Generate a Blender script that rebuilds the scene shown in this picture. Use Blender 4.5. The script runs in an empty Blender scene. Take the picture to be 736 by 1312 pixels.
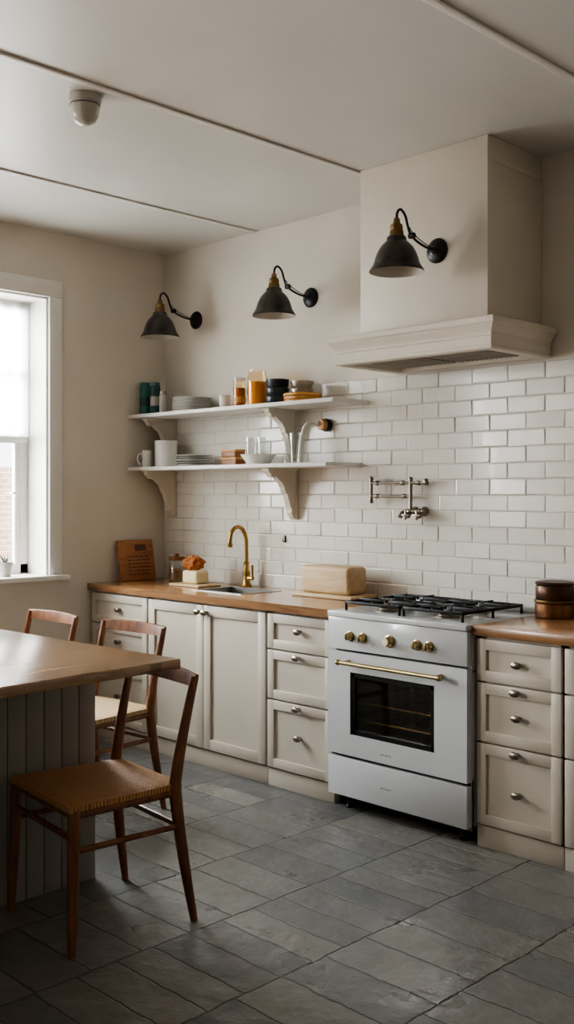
import bpy, bmesh, math, random
from mathutils import Vector, Matrix, noise
random.seed(7)
PI=math.pi
scn=bpy.context.scene
COL=scn.collection
# ------------------------------------------------------------------ helpers
def hexc(h):
    h=h.lstrip('#'); out=[]
    for i in (0,2,4):
        c=int(h[i:i+2],16)/255
        out.append(c/12.92 if c<=0.04045 else ((c+0.055)/1.055)**2.4)
    return (*out,1)
def wloc(o):
    v=Vector((0,0,0))
    while o: v+=o.location; o=o.parent
    return v
def tag(o,label=None,cat=None,group=None,kind=None):
    if label: o['label']=label
    if cat: o['category']=cat
    if group: o['group']=group
    if kind: o['kind']=kind
    return o
def thing(name,loc,label=None,cat=None,group=None,kind=None):
    o=bpy.data.objects.new(name,None); COL.objects.link(o); o.location=loc
    o.empty_display_size=.05
    return tag(o,label,cat,group,kind)
def copy_tree(o,parent=None):
    c=o.copy(); COL.objects.link(c)
    if parent: c.parent=parent
    for ch in list(o.children): copy_tree(ch,c)
    return c
class MB:
    def __init__(s): s.bm=bmesh.new()
    def merge(s,t,M=None):
        me=bpy.data.meshes.new('tmp'); t.to_mesh(me); t.free()
        if M is not None: me.transform(M)
        s.bm.from_mesh(me); bpy.data.meshes.remove(me)
    def box(s,x0,x1,y0,y1,z0,z1,b=0,seg=2,M=None):
        t=bmesh.new(); bmesh.ops.create_cube(t,size=1)
        for v in t.verts:
            v.co=Vector(((x0+x1)/2+v.co.x*(x1-x0),(y0+y1)/2+v.co.y*(y1-y0),(z0+z1)/2+v.co.z*(z1-z0)))
        if b>0: bmesh.ops.bevel(t,geom=t.edges[:],offset=b,segments=seg,affect='EDGES',profile=.5)
        s.merge(t,M); return s
    def lathe(s,prof,c=(0,0,0),seg=32,axis='Z',sx=1,M=None):
        t=bmesh.new(); rings=[]
        for r,z in prof:
            if r<1e-5: rings.append([t.verts.new((0,0,z))])
            else: rings.append([t.verts.new((r*math.cos(2*PI*k/seg),r*math.sin(2*PI*k/seg),z)) for k in range(seg)])
        for a,b in zip(rings,rings[1:]):
            for k in range(seg):
                k2=(k+1)%seg
                if len(a)==1 and len(b)==1: continue
                if len(a)==1: t.faces.new((a[0],b[k],b[k2]))
                elif len(b)==1: t.faces.new((a[k],a[k2],b[0]))
                else: t.faces.new((a[k],a[k2],b[k2],b[k]))
        R=Matrix.Identity(4)
        if axis=='-Y': R=Matrix.Rotation(PI/2,4,'X')
        if axis=='X': R=Matrix.Rotation(PI/2,4,'Y')
        m=Matrix.Translation(c)@Matrix.Diagonal((sx,1,1,1))@R
        if M is not None: m=M@m
        s.merge(t,m); return s
    def tube(s,pts,r,seg=10,smooth=0,M=None):
        P=[Vector(p) for p in pts]; n=len(P)
        R=list(r) if isinstance(r,(list,tuple)) else [r]*n
        if smooth:
            Q=[];RR=[]
            for i in range(n-1):
                p0=P[max(i-1,0)];p1=P[i];p2=P[i+1];p3=P[min(i+2,n-1)]
                for k in range(smooth):
                    u=k/smooth
                    Q.append(.5*((2*p1)+(p2-p0)*u+(2*p0-5*p1+4*p2-p3)*u*u+(3*p1-p0-3*p2+p3)*u**3))
                    RR.append(R[i]*(1-u)+R[i+1]*u)
            Q.append(P[-1]);RR.append(R[-1]);P=Q;R=RR;n=len(P)
        t=bmesh.new(); rings=[]
        d=(P[1]-P[0]).normalized()
        up=Vector((0,0,1)) if abs(d.z)<.9 else Vector((1,0,0))
        nrm=(up-d*up.dot(d)).normalized()
        for i in range(n):
            if i==0: d=P[1]-P[0]
            elif i==n-1: d=P[-1]-P[-2]
            else: d=(P[i+1]-P[i]).normalized()+(P[i]-P[i-1]).normalized()
            d.normalize(); nrm=(nrm-d*nrm.dot(d)).normalized(); bn=d.cross(nrm)
            rings.append([t.verts.new(P[i]+R[i]*(math.cos(2*PI*k/seg)*nrm+math.sin(2*PI*k/seg)*bn)) for k in range(seg)])
        for a,b in zip(rings,rings[1:]):
            for k in range(seg):
                k2=(k+1)%seg; t.faces.new((a[k],a[k2],b[k2],b[k]))
        t.faces.new(rings[0][::-1]); t.faces.new(rings[-1])
        s.merge(t,M); return s
    def prism(s,poly,x0,x1,b=0,M=None):   # poly in (y,z), extruded along x
        t=bmesh.new()
        A=[t.verts.new((x0,y,z)) for y,z in poly]; B=[t.verts.new((x1,y,z)) for y,z in poly]
        n=len(poly)
        t.faces.new(A[::-1]); t.faces.new(B)
        for k in range(n): t.faces.new((A[k],A[(k+1)%n],B[(k+1)%n],B[k]))
        if b>0: bmesh.ops.bevel(t,geom=t.edges[:],offset=b,segments=1,affect='EDGES')
        s.merge(t,M); return s
    def ringslab(s,o,i,z0,z1):            # slab with a rectangular hole; o,i=(x0,x1,y0,y1)
        t=bmesh.new()
        def R(q,z): return [t.verts.new(p) for p in ((q[0],q[2],z),(q[1],q[2],z),(q[1],q[3],z),(q[0],q[3],z))]
        a,b,c,d=R(o,z0),R(i,z0),R(o,z1),R(i,z1)
        for k in range(4):
            j=(k+1)%4
            t.faces.new((a[k],a[j],b[j],b[k])); t.faces.new((c[k],c[j],d[j],d[k]))
            t.faces.new((a[k],a[j],c[j],c[k])); t.faces.new((b[k],b[j],d[j],d[k]))
        s.merge(t); return s
    def build(s,name,mat,parent=None,loc=None,sharp=35):
        bmesh.ops.recalc_face_normals(s.bm,faces=s.bm.faces[:])
        me=bpy.data.meshes.new(name); s.bm.to_mesh(me); s.bm.free()
        off=Vector(loc) if loc is not None else (wloc(parent) if parent else Vector((0,0,0)))
        me.transform(Matrix.Translation(-off))
        for p in me.polygons: p.use_smooth=True
        me.set_sharp_from_angle(angle=math.radians(sharp))
        me.materials.append(mat)
        o=bpy.data.objects.new(name,me); COL.objects.link(o)
        if parent: o.parent=parent
        elif loc is not None: o.location=off
        return o
# ------------------------------------------------------------------ materials
def newmat(name):
    m=bpy.data.materials.new(name); m.use_nodes=True
    nt=m.node_tree; return m,nt,nt.nodes,nt.links,nt.nodes['Principled BSDF']
def plain(name,col,rough=.5,metal=0,var=.06,vscale=6,bump=0,bscale=60,spec=.5,coat=0):
    m,nt,N,L,P=newmat(name); c=hexc(col)
    tc=N.new('ShaderNodeTexCoord'); nz=N.new('ShaderNodeTexNoise'); nz.inputs['Scale'].default_value=vscale; nz.inputs['Detail'].default_value=4
    L.new(tc.outputs['Object'],nz.inputs['Vector'])
    rp=N.new('ShaderNodeValToRGB'); rp.color_ramp.elements[0].position=.3; rp.color_ramp.elements[1].position=.7
    rp.color_ramp.elements[0].color=(*[x*(1-var) for x in c[:3]],1); rp.color_ramp.elements[1].color=(*[min(1,x*(1+var)) for x in c[:3]],1)
    L.new(nz.outputs['Fac'],rp.inputs['Fac']); L.new(rp.outputs['Color'],P.inputs['Base Color'])
    P.inputs['Roughness'].default_value=rough; P.inputs['Metallic'].default_value=metal
    P.inputs['Specular IOR Level'].default_value=spec; P.inputs['Coat Weight'].default_value=coat
    if bump:
        n2=N.new('ShaderNodeTexNoise'); n2.inputs['Scale'].default_value=bscale; n2.inputs['Detail'].default_value=5
        L.new(tc.outputs['Object'],n2.inputs['Vector'])
        bp=N.new('ShaderNodeBump'); bp.inputs['Strength'].default_value=bump; bp.inputs['Distance'].default_value=.003
        L.new(n2.outputs['Fac'],bp.inputs['Height']); L.new(bp.outputs['Normal'],P.inputs['Normal'])
    return m
def wood(name,dark,light,rough=.4,scale=(3,40,40),bump=.15,stave=0,coat=0):
    m,nt,N,L,P=newmat(name)
    tc=N.new('ShaderNodeTexCoord'); mp=N.new('ShaderNodeMapping'); mp.inputs['Scale'].default_value=scale
    L.new(tc.outputs['Object'],mp.inputs['Vector'])
    nz=N.new('ShaderNodeTexNoise'); nz.inputs['Scale'].default_value=1; nz.inputs['Detail'].default_value=6; nz.inputs['Roughness'].default_value=.6; nz.inputs['Distortion'].default_value=.6
    L.new(mp.outputs['Vector'],nz.inputs['Vector'])
    rp=N.new('ShaderNodeValToRGB'); rp.color_ramp.elements[0].position=.3; rp.color_ramp.elements[1].position=.72
    rp.color_ramp.elements[0].color=hexc(dark); rp.color_ramp.elements[1].color=hexc(light)
    L.new(nz.outputs['Fac'],rp.inputs['Fac'])
    out=rp.outputs['Color']
    if stave:
        br=N.new('ShaderNodeTexBrick'); br.inputs['Scale'].default_value=1; br.inputs['Brick Width'].default_value=.5 if stave>0 else .9
        br.inputs['Row Height'].default_value=abs(stave); br.inputs['Mortar Size'].default_value=.0012
        br.inputs['Color1'].default_value=(.72,.72,.72,1); br.inputs['Color2'].default_value=(1,1,1,1); br.inputs['Mortar'].default_value=(.45,.42,.4,1)
        if stave<0:
            mr=N.new('ShaderNodeMapping'); mr.inputs['Rotation'].default_value=(0,0,PI/2); L.new(tc.outputs['Object'],mr.inputs['Vector']); L.new(mr.outputs['Vector'],br.inputs['Vector'])
        else: L.new(tc.outputs['Object'],br.inputs['Vector'])
        mx=N.new('ShaderNodeMix'); mx.data_type='RGBA'; mx.blend_type='MULTIPLY'; mx.inputs[0].default_value=.8
        L.new(out,mx.inputs[6]); L.new(br.outputs['Color'],mx.inputs[7]); out=mx.outputs[2]
    L.new(out,P.inputs['Base Color']); P.inputs['Roughness'].default_value=rough; P.inputs['Coat Weight'].default_value=coat; P.inputs['Coat Roughness'].default_value=.2
    bp=N.new('ShaderNodeBump'); bp.inputs['Strength'].default_value=bump; bp.inputs['Distance'].default_value=.002
    L.new(nz.outputs['Fac'],bp.inputs['Height']); L.new(bp.outputs['Normal'],P.inputs['Normal'])
    return m
def glassmat(name,col='ffffff',op=.08,rough=.03,edge=.55):
    m,nt,N,L,P=newmat(name)
    gl=N.new('ShaderNodeBsdfGlossy'); gl.inputs['Roughness'].default_value=rough; gl.inputs['Color'].default_value=(.9,.9,.9,1)
    tr=N.new('ShaderNodeBsdfTransparent'); tr.inputs['Color'].default_value=hexc(col)
    lw=N.new('ShaderNodeLayerWeight'); lw.inputs['Blend'].default_value=.22
    mr=N.new('ShaderNodeMapRange'); mr.inputs['To Min'].default_value=op; mr.inputs['To Max'].default_value=min(1,op+edge)
    L.new(lw.outputs['Facing'],mr.inputs['Value'])
    mx=N.new('ShaderNodeMixShader'); L.new(mr.outputs['Result'],mx.inputs['Fac'])
    L.new(tr.outputs[0],mx.inputs[1]); L.new(gl.outputs[0],mx.inputs[2]); L.new(mx.outputs[0],N['Material Output'].inputs['Surface'])
    return m
M={}
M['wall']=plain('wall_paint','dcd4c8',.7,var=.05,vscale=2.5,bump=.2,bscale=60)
M['wall_low_bounce']=plain('low_bounce_wall','847f77',.8,var=.03,vscale=2)  # tone darkened for the unseen walls so they bounce less light
M['ceil']=plain('ceiling_paint','d4d1cb',.34,var=.04,vscale=1.5,bump=.06,bscale=30)
M['batten']=plain('batten_paint','e4e0d9',.4,var=.03)
M['cab']=plain('cabinet_paint','c4baab',.42,var=.035,vscale=5)
M['hood']=plain('hood_paint','d8cebf',.5,var=.045,vscale=4)
M['corbel']=plain('corbel_paint','ddd4c6',.5,var=.06,vscale=14)
M['trim']=plain('white_trim','e8e5df',.45,var=.02)
M['enamel']=plain('stove_enamel','c9cacb',.18,var=.01,coat=.3)
M['tile']=plain('tile_glaze','e1dcd3',.2,var=.04,vscale=5,bump=.4,bscale=14,coat=.1)
M['grout']=plain('tile_grout','cdc6bb',.9)
M['black']=plain('black_metal','1c1b1b',.38,.4,var=.15,vscale=30)
M['iron']=plain('cast_iron','161616',.5,.4,bump=.2,bscale=200)
M['shadein']=plain('shade_inside','bdb6aa',.5)
M['darkshade']=plain('shade_grey','4a4744',.32,.75,var=.5,vscale=14)
M['brass']=plain('brass','a8884f',.28,1,var=.12,vscale=20)
M['stove_brass']=plain('stove_brass','a8966d',.3,1,var=.1,vscale=20)
M['neck_brass']=plain('aged_neck_brass','7a6242',.42,1,var=.25,vscale=30)
M['copper']=plain('aged_copper','7d5a40',.36,.9,var=.25,vscale=20)
M['bronze']=plain('dark_bronze','523c2d',.38,.75,var=.25,vscale=14)
M['nickel']=plain('pewter','8c8377',.3,1,var=.1)
M['steel']=plain('steel','b7b5b1',.28,1,var=.05)
M['porcelain']=plain('porcelain','efece7',.25,var=.02,coat=.3)
M['grey_ceramic']=plain('grey_ceramic','b3afa6',.3,var=.05)
M['counter']=wood('counter_oak','8f633f','c6986b',.26,(4,45,45),.1,.075,coat=.4)
M['island_top']=wood('island_oak','805a3e','d0aa80',.2,(38,3,38),.12,-.11,coat=.85)
M['chair']=wood('chair_wood','623a22','96613d',.36,(28,28,5),.1,coat=.15)
M['paleWood']=wood('pale_wood','bd9c74','d6bd96',.5,(5,40,40),.08)
M['midwood']=wood('mid_wood','74421f','9a6134',.45,(30,5,30),.1)
M['tanwood']=wood('tan_wood','945c35','bd8253',.45,(30,5,30),.1)
M['darkwood']=wood('dark_wood','3c2013','6a3a22',.35,(30,30,8),.1,coat=.2)
M['ringwood']=wood('ring_wood','b47a3c','d8a561',.5,(20,20,60),.1)
M['island']=plain('island_paint','9d9a92',.5,var=.04)
M['teal']=plain('teal_tin','34706a',.35,.1,var=.1)
M['dteal']=plain('dark_teal','2c4b49',.35,.1)
M['navy']=plain('navy_enamel','2a333b',.3,.2)
M['amber']=plain('honey','eca512',.3,var=.12)
M['dark_amber']=plain('dark_honey','c0680a',.3,var=.2)
M['orange']=plain('crust','a8602a',.75,var=.5,vscale=45,bump=.8,bscale=70)
M['soap']=plain('soap','e3d5aa',.5,var=.05)
M['glass']=glassmat('clear_glass','fafcfb',.07)
M['jarglass']=glassmat('jar_glass','fff8ea',.035,.03,.4)
M['winglass']=glassmat('window_glass','f4f8fa',.03)
M['ovenglass']=glassmat('oven_glass','c4beb4',.07,.05,.4)
M['soot']=plain('oven_liner','57514a',.4,.3)
M['mark']=plain('dark_print','3a3a3a',.5)
def floor_mat():
    m,nt,N,L,P=newmat('slate_floor')
    tc=N.new('ShaderNodeTexCoord'); sp=N.new('ShaderNodeSeparateXYZ'); cb=N.new('ShaderNodeCombineXYZ')
    L.new(tc.outputs['Object'],sp.inputs[0]); L.new(sp.outputs['Y'],cb.inputs['X']); L.new(sp.outputs['X'],cb.inputs['Y'])
    wn=N.new('ShaderNodeTexNoise'); wn.inputs['Scale'].default_value=8; wn.inputs['Detail'].default_value=7; wn.inputs['Roughness'].default_value=.66
    L.new(tc.outputs['Object'],wn.inputs['Vector'])
    vm=N.new('ShaderNodeVectorMath'); vm.operation='SCALE'; vm.inputs['Scale'].default_value=.032; L.new(wn.outputs['Color'],vm.inputs[0])
    va=N.new('ShaderNodeVectorMath'); va.operation='ADD'; L.new(cb.outputs[0],va.inputs[0]); L.new(vm.outputs[0],va.inputs[1])
    br=N.new('ShaderNodeTexBrick'); br.inputs['Scale'].default_value=1; br.inputs['Brick Width'].default_value=.195; br.inputs['Row Height'].default_value=.44
    br.inputs['Mortar Size'].default_value=.005; br.inputs['Mortar Smooth'].default_value=.9; br.offset=.37; br.offset_frequency=2; br.squash=.75; br.squash_frequency=3
    br.inputs['Color1'].default_value=(0,0,0,1); br.inputs['Color2'].default_value=(1,1,1,1); br.inputs['Mortar'].default_value=(.5,.5,.5,1)
    L.new(va.outputs[0],br.inputs['Vector'])
    rp=N.new('ShaderNodeValToRGB'); e=rp.color_ramp.elements
    e[0].position=0; e[0].color=hexc('626262'); e[1].position=1; e[1].color=hexc('85817a')
    x=e.new(.3); x.color=hexc('6d6c6b'); x=e.new(.6); x.color=hexc('757370'); x=e.new(.85); x.color=hexc('7b7975')
    L.new(br.outputs['Color'],rp.inputs['Fac'])
    n1=N.new('ShaderNodeTexNoise'); n1.inputs['Scale'].default_value=9; n1.inputs['Detail'].default_value=9; n1.inputs['Roughness'].default_value=.66; n1.inputs['Distortion'].default_value=.1
    L.new(tc.outputs['Object'],n1.inputs['Vector'])
    r2=N.new('ShaderNodeValToRGB'); r2.color_ramp.elements[0].position=.28; r2.color_ramp.elements[0].color=(.76,.76,.76,1); r2.color_ramp.elements[1].position=.72; r2.color_ramp.elements[1].color=(1.12,1.11,1.09,1)
    L.new(n1.outputs['Fac'],r2.inputs['Fac'])
    mx=N.new('ShaderNodeMix'); mx.data_type='RGBA'; mx.blend_type='MULTIPLY'; mx.inputs[0].default_value=1
    L.new(rp.outputs['Color'],mx.inputs[6]); L.new(r2.outputs['Color'],mx.inputs[7])
    m2=N.new('ShaderNodeMix'); m2.data_type='RGBA'; L.new(br.outputs['Fac'],m2.inputs[0]); L.new(mx.outputs[2],m2.inputs[6]); m2.inputs[7].default_value=hexc('3c3b39')
    L.new(m2.outputs[2],P.inputs['Base Color'])
    n4=N.new('ShaderNodeTexNoise'); n4.inputs['Scale'].default_value=3; n4.inputs['Detail'].default_value=5; L.new(tc.outputs['Object'],n4.inputs['Vector'])
    rr=N.new('ShaderNodeMapRange'); rr.inputs['From Min'].default_value=.3; rr.inputs['From Max'].default_value=.7; rr.inputs['To Min'].default_value=.24; rr.inputs['To Max'].default_value=.42; L.new(n4.outputs['Fac'],rr.inputs['Value']); L.new(rr.outputs['Result'],P.inputs['Roughness'])
    inv=N.new('ShaderNodeMath'); inv.operation='SUBTRACT'; inv.inputs[0].default_value=1; L.new(br.outputs['Fac'],inv.inputs[1])
    n3=N.new('ShaderNodeTexNoise'); n3.inputs['Scale'].default_value=8; n3.inputs['Detail'].default_value=6; n3.inputs['Roughness'].default_value=.52
    L.new(tc.outputs['Object'],n3.inputs['Vector'])
    ad=N.new('ShaderNodeMath'); ad.operation='MULTIPLY_ADD'; L.new(n3.outputs['Fac'],ad.inputs[0]); ad.inputs[1].default_value=2.0; L.new(inv.outputs[0],ad.inputs[2])
    a2=N.new('ShaderNodeMath'); a2.operation='MULTIPLY_ADD'; L.new(br.outputs['Color'],a2.inputs[0]); a2.inputs[1].default_value=.6; L.new(ad.outputs[0],a2.inputs[2])
    bp=N.new('ShaderNodeBump'); bp.inputs['Strength'].default_value=.7; bp.inputs['Distance'].default_value=.009
    L.new(a2.outputs[0],bp.inputs['Height']); L.new(bp.outputs['Normal'],P.inputs['Normal'])
    return m
M['floor']=floor_mat()
def weave(name,c1,c2):
    m,nt,N,L,P=newmat(name)
    tc=N.new('ShaderNodeTexCoord')
    mp=N.new('ShaderNodeMapping'); mp.inputs['Rotation'].default_value=(0,0,PI/4); L.new(tc.outputs['Object'],mp.inputs['Vector'])
    mz=N.new('ShaderNodeMapping'); mz.inputs['Scale'].default_value=(1,1,0); mz.inputs['Location'].default_value=(0,0,.01); L.new(mp.outputs['Vector'],mz.inputs['Vector'])
    ck=N.new('ShaderNodeTexChecker'); ck.inputs['Scale'].default_value=36; L.new(mz.outputs['Vector'],ck.inputs['Vector'])
    w1=N.new('ShaderNodeTexWave'); w1.bands_direction='X'; w1.inputs['Scale'].default_value=34; L.new(mz.outputs['Vector'],w1.inputs['Vector'])
    w2=N.new('ShaderNodeTexWave'); w2.bands_direction='Y'; w2.inputs['Scale'].default_value=34; L.new(mz.outputs['Vector'],w2.inputs['Vector'])
    sc=N.new('ShaderNodeMath'); sc.operation='MULTIPLY'; sc.inputs[1].default_value=.7; L.new(w2.outputs['Fac'],sc.inputs[0])
    mx=N.new('ShaderNodeMix'); mx.data_type='FLOAT'; L.new(ck.outputs['Fac'],mx.inputs[0]); L.new(w1.outputs['Fac'],mx.inputs[2]); L.new(sc.outputs[0],mx.inputs[3])
    rp=N.new('ShaderNodeValToRGB'); rp.color_ramp.elements[0].color=hexc(c1); rp.color_ramp.elements[1].color=hexc(c2); rp.color_ramp.elements[1].position=.75
    L.new(mx.outputs[0],rp.inputs['Fac']); L.new(rp.outputs['Color'],P.inputs['Base Color']); P.inputs['Roughness'].default_value=.55
    bp=N.new('ShaderNodeBump'); bp.inputs['Strength'].default_value=.5; bp.inputs['Distance'].default_value=.003; L.new(mx.outputs[0],bp.inputs['Height']); L.new(bp.outputs['Normal'],P.inputs['Normal'])
    return m
M['rush_tan']=weave('tan_rush','8f6036','d3a06a')
M['rush_pale']=weave('pale_rush','a07d55','dcbd90')
def brick_mat():
    m,nt,N,L,P=newmat('outside_brick')
    tc=N.new('ShaderNodeTexCoord'); sp=N.new('ShaderNodeSeparateXYZ'); cb=N.new('ShaderNodeCombineXYZ')
    L.new(tc.outputs['Object'],sp.inputs[0]); L.new(sp.outputs['Y'],cb.inputs['X']); L.new(sp.outputs['Z'],cb.inputs['Y'])
    br=N.new('ShaderNodeTexBrick'); br.inputs['Scale'].default_value=4; br.inputs['Color1'].default_value=hexc('c4a08a'); br.inputs['Color2'].default_value=hexc('b08a76'); br.inputs['Mortar'].default_value=hexc('d6cec2')
    L.new(cb.outputs[0],br.inputs['Vector']); L.new(br.outputs['Color'],P.inputs['Base Color']); P.inputs['Roughness'].default_value=.9
    return m
M['brick']=brick_mat()
def blind_mat():
    m,nt,N,L,P=newmat('sheer_blind')
    tl=N.new('ShaderNodeBsdfTranslucent'); tl.inputs['Color'].default_value=(.85,.85,.84,1)
    tp=N.new('ShaderNodeBsdfTransparent'); tp.inputs['Color'].default_value=(.8,.8,.8,1)
    mx=N.new('ShaderNodeMixShader'); mx.inputs['Fac'].default_value=.3; L.new(tl.outputs[0],mx.inputs[1]); L.new(tp.outputs[0],mx.inputs[2])
    L.new(mx.outputs[0],N['Material Output'].inputs['Surface']); return m
M['blind']=blind_mat()
# ------------------------------------------------------------------ camera model and measuring helper
CX,CY,CZ=5.29,-4.17,1.475; F=1320.; HOR=630.
def wx(px,y):      # world x of the photo column px at distance-plane y
    r=(px-368)/F; return CX+.70711*(r-1)*(y-CY)/(.70711*(r+1))
CEIL=3.01
# ------------------------------------------------------------------ setting
def struct(o): o['kind']='structure'; return o
struct(MB().box(-.3,6.2,-5.6,.2,-.06,0).build('floor',M['floor']))
struct(MB().box(-.3,6.2,-5.6,.2,CEIL,CEIL+.06).build('ceiling',M['ceil']))
wb=struct(MB().box(-.3,6.2,0,.2,0,CEIL).build('wall_back',M['wall']))
WY0,WY1,WZ0,WZ1=-2.0,-.875,.985,2.62
VY0,VY1=-4.75,-3.55       # unseen opening added to the left wall to let in fill light
w=MB()
w.box(-.3,0,WY1,0,0,CEIL); w.box(-.3,0,VY1,WY0,0,CEIL); w.box(-.3,0,-5.6,VY0,0,CEIL)
for a,b_ in ((WY0,WY1),(VY0,VY1)): w.box(-.3,0,a,b_,0,WZ0-.03); w.box(-.3,0,a,b_,WZ1,CEIL)
struct(w.build('wall_left',M['wall']))
struct(MB().box(6.2,6.4,-5.6,.2,0,CEIL).build('wall_right',M['wall_low_bounce']))
struct(MB().box(-.3,6.4,-5.8,-5.6,0,CEIL).build('wall_front',M['wall_low_bounce']))
fw=thing('added_fill_window',(-.15,(VY0+VY1)/2,WZ0),kind='structure')  # unseen window, added so the near area light can enter
f=MB(); f.box(-.25,-.2,VY0,VY1,WZ0-.03,WZ0+.03); f.box(-.25,-.2,VY0,VY1,WZ1-.05,WZ1)
for y in (VY0,(VY0+VY1)/2-.025,VY1-.05): f.box(-.25,-.2,y,y+.05,WZ0,WZ1)
f.box(.0005,.022,VY1,VY1+.085,WZ0,WZ1+.1); f.box(.0005,.022,VY0-.085,VY0,WZ0,WZ1+.1); f.box(.0005,.026,VY0-.085,VY1+.085,WZ1,WZ1+.1)
f.build('window_frame',M['trim'],fw)
# tiles
TW,TH,G=.2,.0768,.003
verts=[];faces=[]
for r in range(15):
    z0=.921+r*TH
    x=-.1*(r%2)
    while x<4.6:
        a=max(x,.001)+G/2; b=min(x+TW,4.6)-G/2
        if b-a>.015:
            zz0,zz1=z0+G/2,z0+TH-G/2; e=.005
            t1,t2=random.uniform(-.0013,.0013),random.uniform(-.0012,.0012); d=-.0112+random.uniform(-.0006,.0006)
            n=len(verts)
            verts+=[(a,-.007,zz0),(b,-.007,zz0),(b,-.007,zz1),(a,-.007,zz1),
                    (a,d+.0022,zz0),(b,d+.0022,zz0),(b,d+.0022,zz1),(a,d+.0022,zz1),
                    (a+e,d-t1-t2,zz0+e),(b-e,d+t1-t2,zz0+e),(b-e,d+t1+t2,zz1-e),(a+e,d-t1+t2,zz1-e)]
            for k in range(4):
                j=(k+1)%4
                faces.append((n+k,n+j,n+4+j,n+4+k)); faces.append((n+4+k,n+4+j,n+8+j,n+8+k))
            faces.append((n+8,n+9,n+10,n+11))
        x+=TW
me=bpy.data.meshes.new('tile_field'); me.from_pydata(verts,[],faces); me.update(); me.materials.append(M['tile'])
for p in me.polygons: p.use_smooth=False
o=bpy.data.objects.new('tile_field',me); COL.objects.link(o); o.parent=wb
MB().box(.001,4.6,-.0085,-.0005,.0,2.074).build('grout',M['grout'],wb)
# ceiling battens
for i,x in enumerate((.86,2.03,3.34)):
    struct(MB().box(x-.018,x+.018,-5.58,-.005,CEIL-.010,CEIL-.0005,.005,3).build('trim_%d'%(i+1),M['batten']))
struct(MB().box(.001,.016,-5.58,-.62,.0,.11,.004).build('baseboard_left',M['trim']))
# left window
wn=thing('window_1',(-.1,(WY0+WY1)/2,WZ0),kind='structure')
c=MB()
c.box(.0005,.022,WY1,WY1+.085,WZ0,WZ1+.1,.004); c.box(.0005,.022,WY0-.085,WY0,WZ0,WZ1+.1,.004); c.box(.0005,.026,WY0-.085,WY1+.085,WZ1,WZ1+.1,.004)
c.box(-.3,-.0,WY1-.012,WY1-.0005,WZ0,WZ1); c.box(-.3,0,WY0+.0005,WY0+.012,WZ0,WZ1); c.box(-.3,0,WY0,WY1,WZ1-.012,WZ1-.0005)
c.build('casing',M['trim'],wn)
MB().box(-.3,.06,WY0-.12,WY1+.12,WZ0-.029,WZ0,.006).build('sill',M['trim'],wn)
s=MB(); ya,yb=WY0+.012,WY1-.012
for (p,q) in ((ya,ya+.055),(yb-.055,yb)): s.box(-.25,-.2,p,q,WZ0,WZ1-.012,.004)
ym=(ya+yb)/2
s.box(-.25,-.2,ya,yb,WZ0,WZ0+.06,.004); s.box(-.25,-.2,ya,yb,WZ1-.07,WZ1-.012,.004)
s.box(-.25,-.19,ya,yb,1.765,1.82,.004); s.box(-.235,-.205,ya,yb,2.16,2.19,.003); s.box(-.24,-.2,ym-.02,ym+.02,WZ0,WZ1-.012,.004)
s.box(-.24,-.205,yb-.085,yb-.055,WZ0+.05,1.78,.003)
s.box(-.2,-.17,yb-.12,yb-.07,1.46,1.475,.002)
s.build('sash',M['trim'],wn)
MB().box(-.228,-.224,ya+.04,yb-.04,WZ0+.05,WZ1-.06).build('pane',M['winglass'],wn)
b=MB()
t=bmesh.new(); n=60; rows=[]
for k in range(n+1):
    y=ya+.02+(yb-ya-.04)*k/n; xx=-.165+.006*math.sin(k*1.3)
    rows.append((t.verts.new((xx,y,1.80)),t.verts.new((xx,y,WZ1-.02))))
for a,c2 in zip(rows,rows[1:]): t.faces.new((a[0],c2[0],c2[1],a[1]))
b.merge(t); b.build('sheer_blind',M['blind'],wn)
struct(MB().box(-5.2,-5,-9,4,-1,1.75).build('wall_outside',M['brick']))
struct(MB().box(-6,-.31,-9,4,-1.1,-1).build('ground_outside',M['grout']))
# ------------------------------------------------------------------ cabinets
YF=-.56
def knob_at(x,z,parent,yf):
    MB().lathe([(0,0),(.009,0),(.006,.006),(.006,.014),(.012,.017),(.0155,.023),(.014,.029),(.008,.033),(0,.034)],(x,yf,z),20,'-Y',sx=1.55).build('knob',M['nickel'],parent)
def shaker(name,x0,x1,z0,z1,parent,fr=.045):
    m=MB(); y0,y1=YF-.021,YF-.001; b=.0025
    m.box(x0,x0+fr,y0,y1,z0,z1,b); m.box(x1-fr,x1,y0,y1,z0,z1,b)
    m.box(x0+fr-.003,x1-fr+.003,y0,y1,z1-fr,z1,b); m.box(x0+fr-.003,x1-fr+.003,y0,y1,z0,z0+fr,b)
    m.box(x0+fr-.004,x1-fr+.004,y0+.011,y1,z0+fr-.004,z1-fr+.004)
    return m.build(name,M['cab'],parent)
ZS=[(.692,.866),(.442,.684),(.098,.434)]
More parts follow.
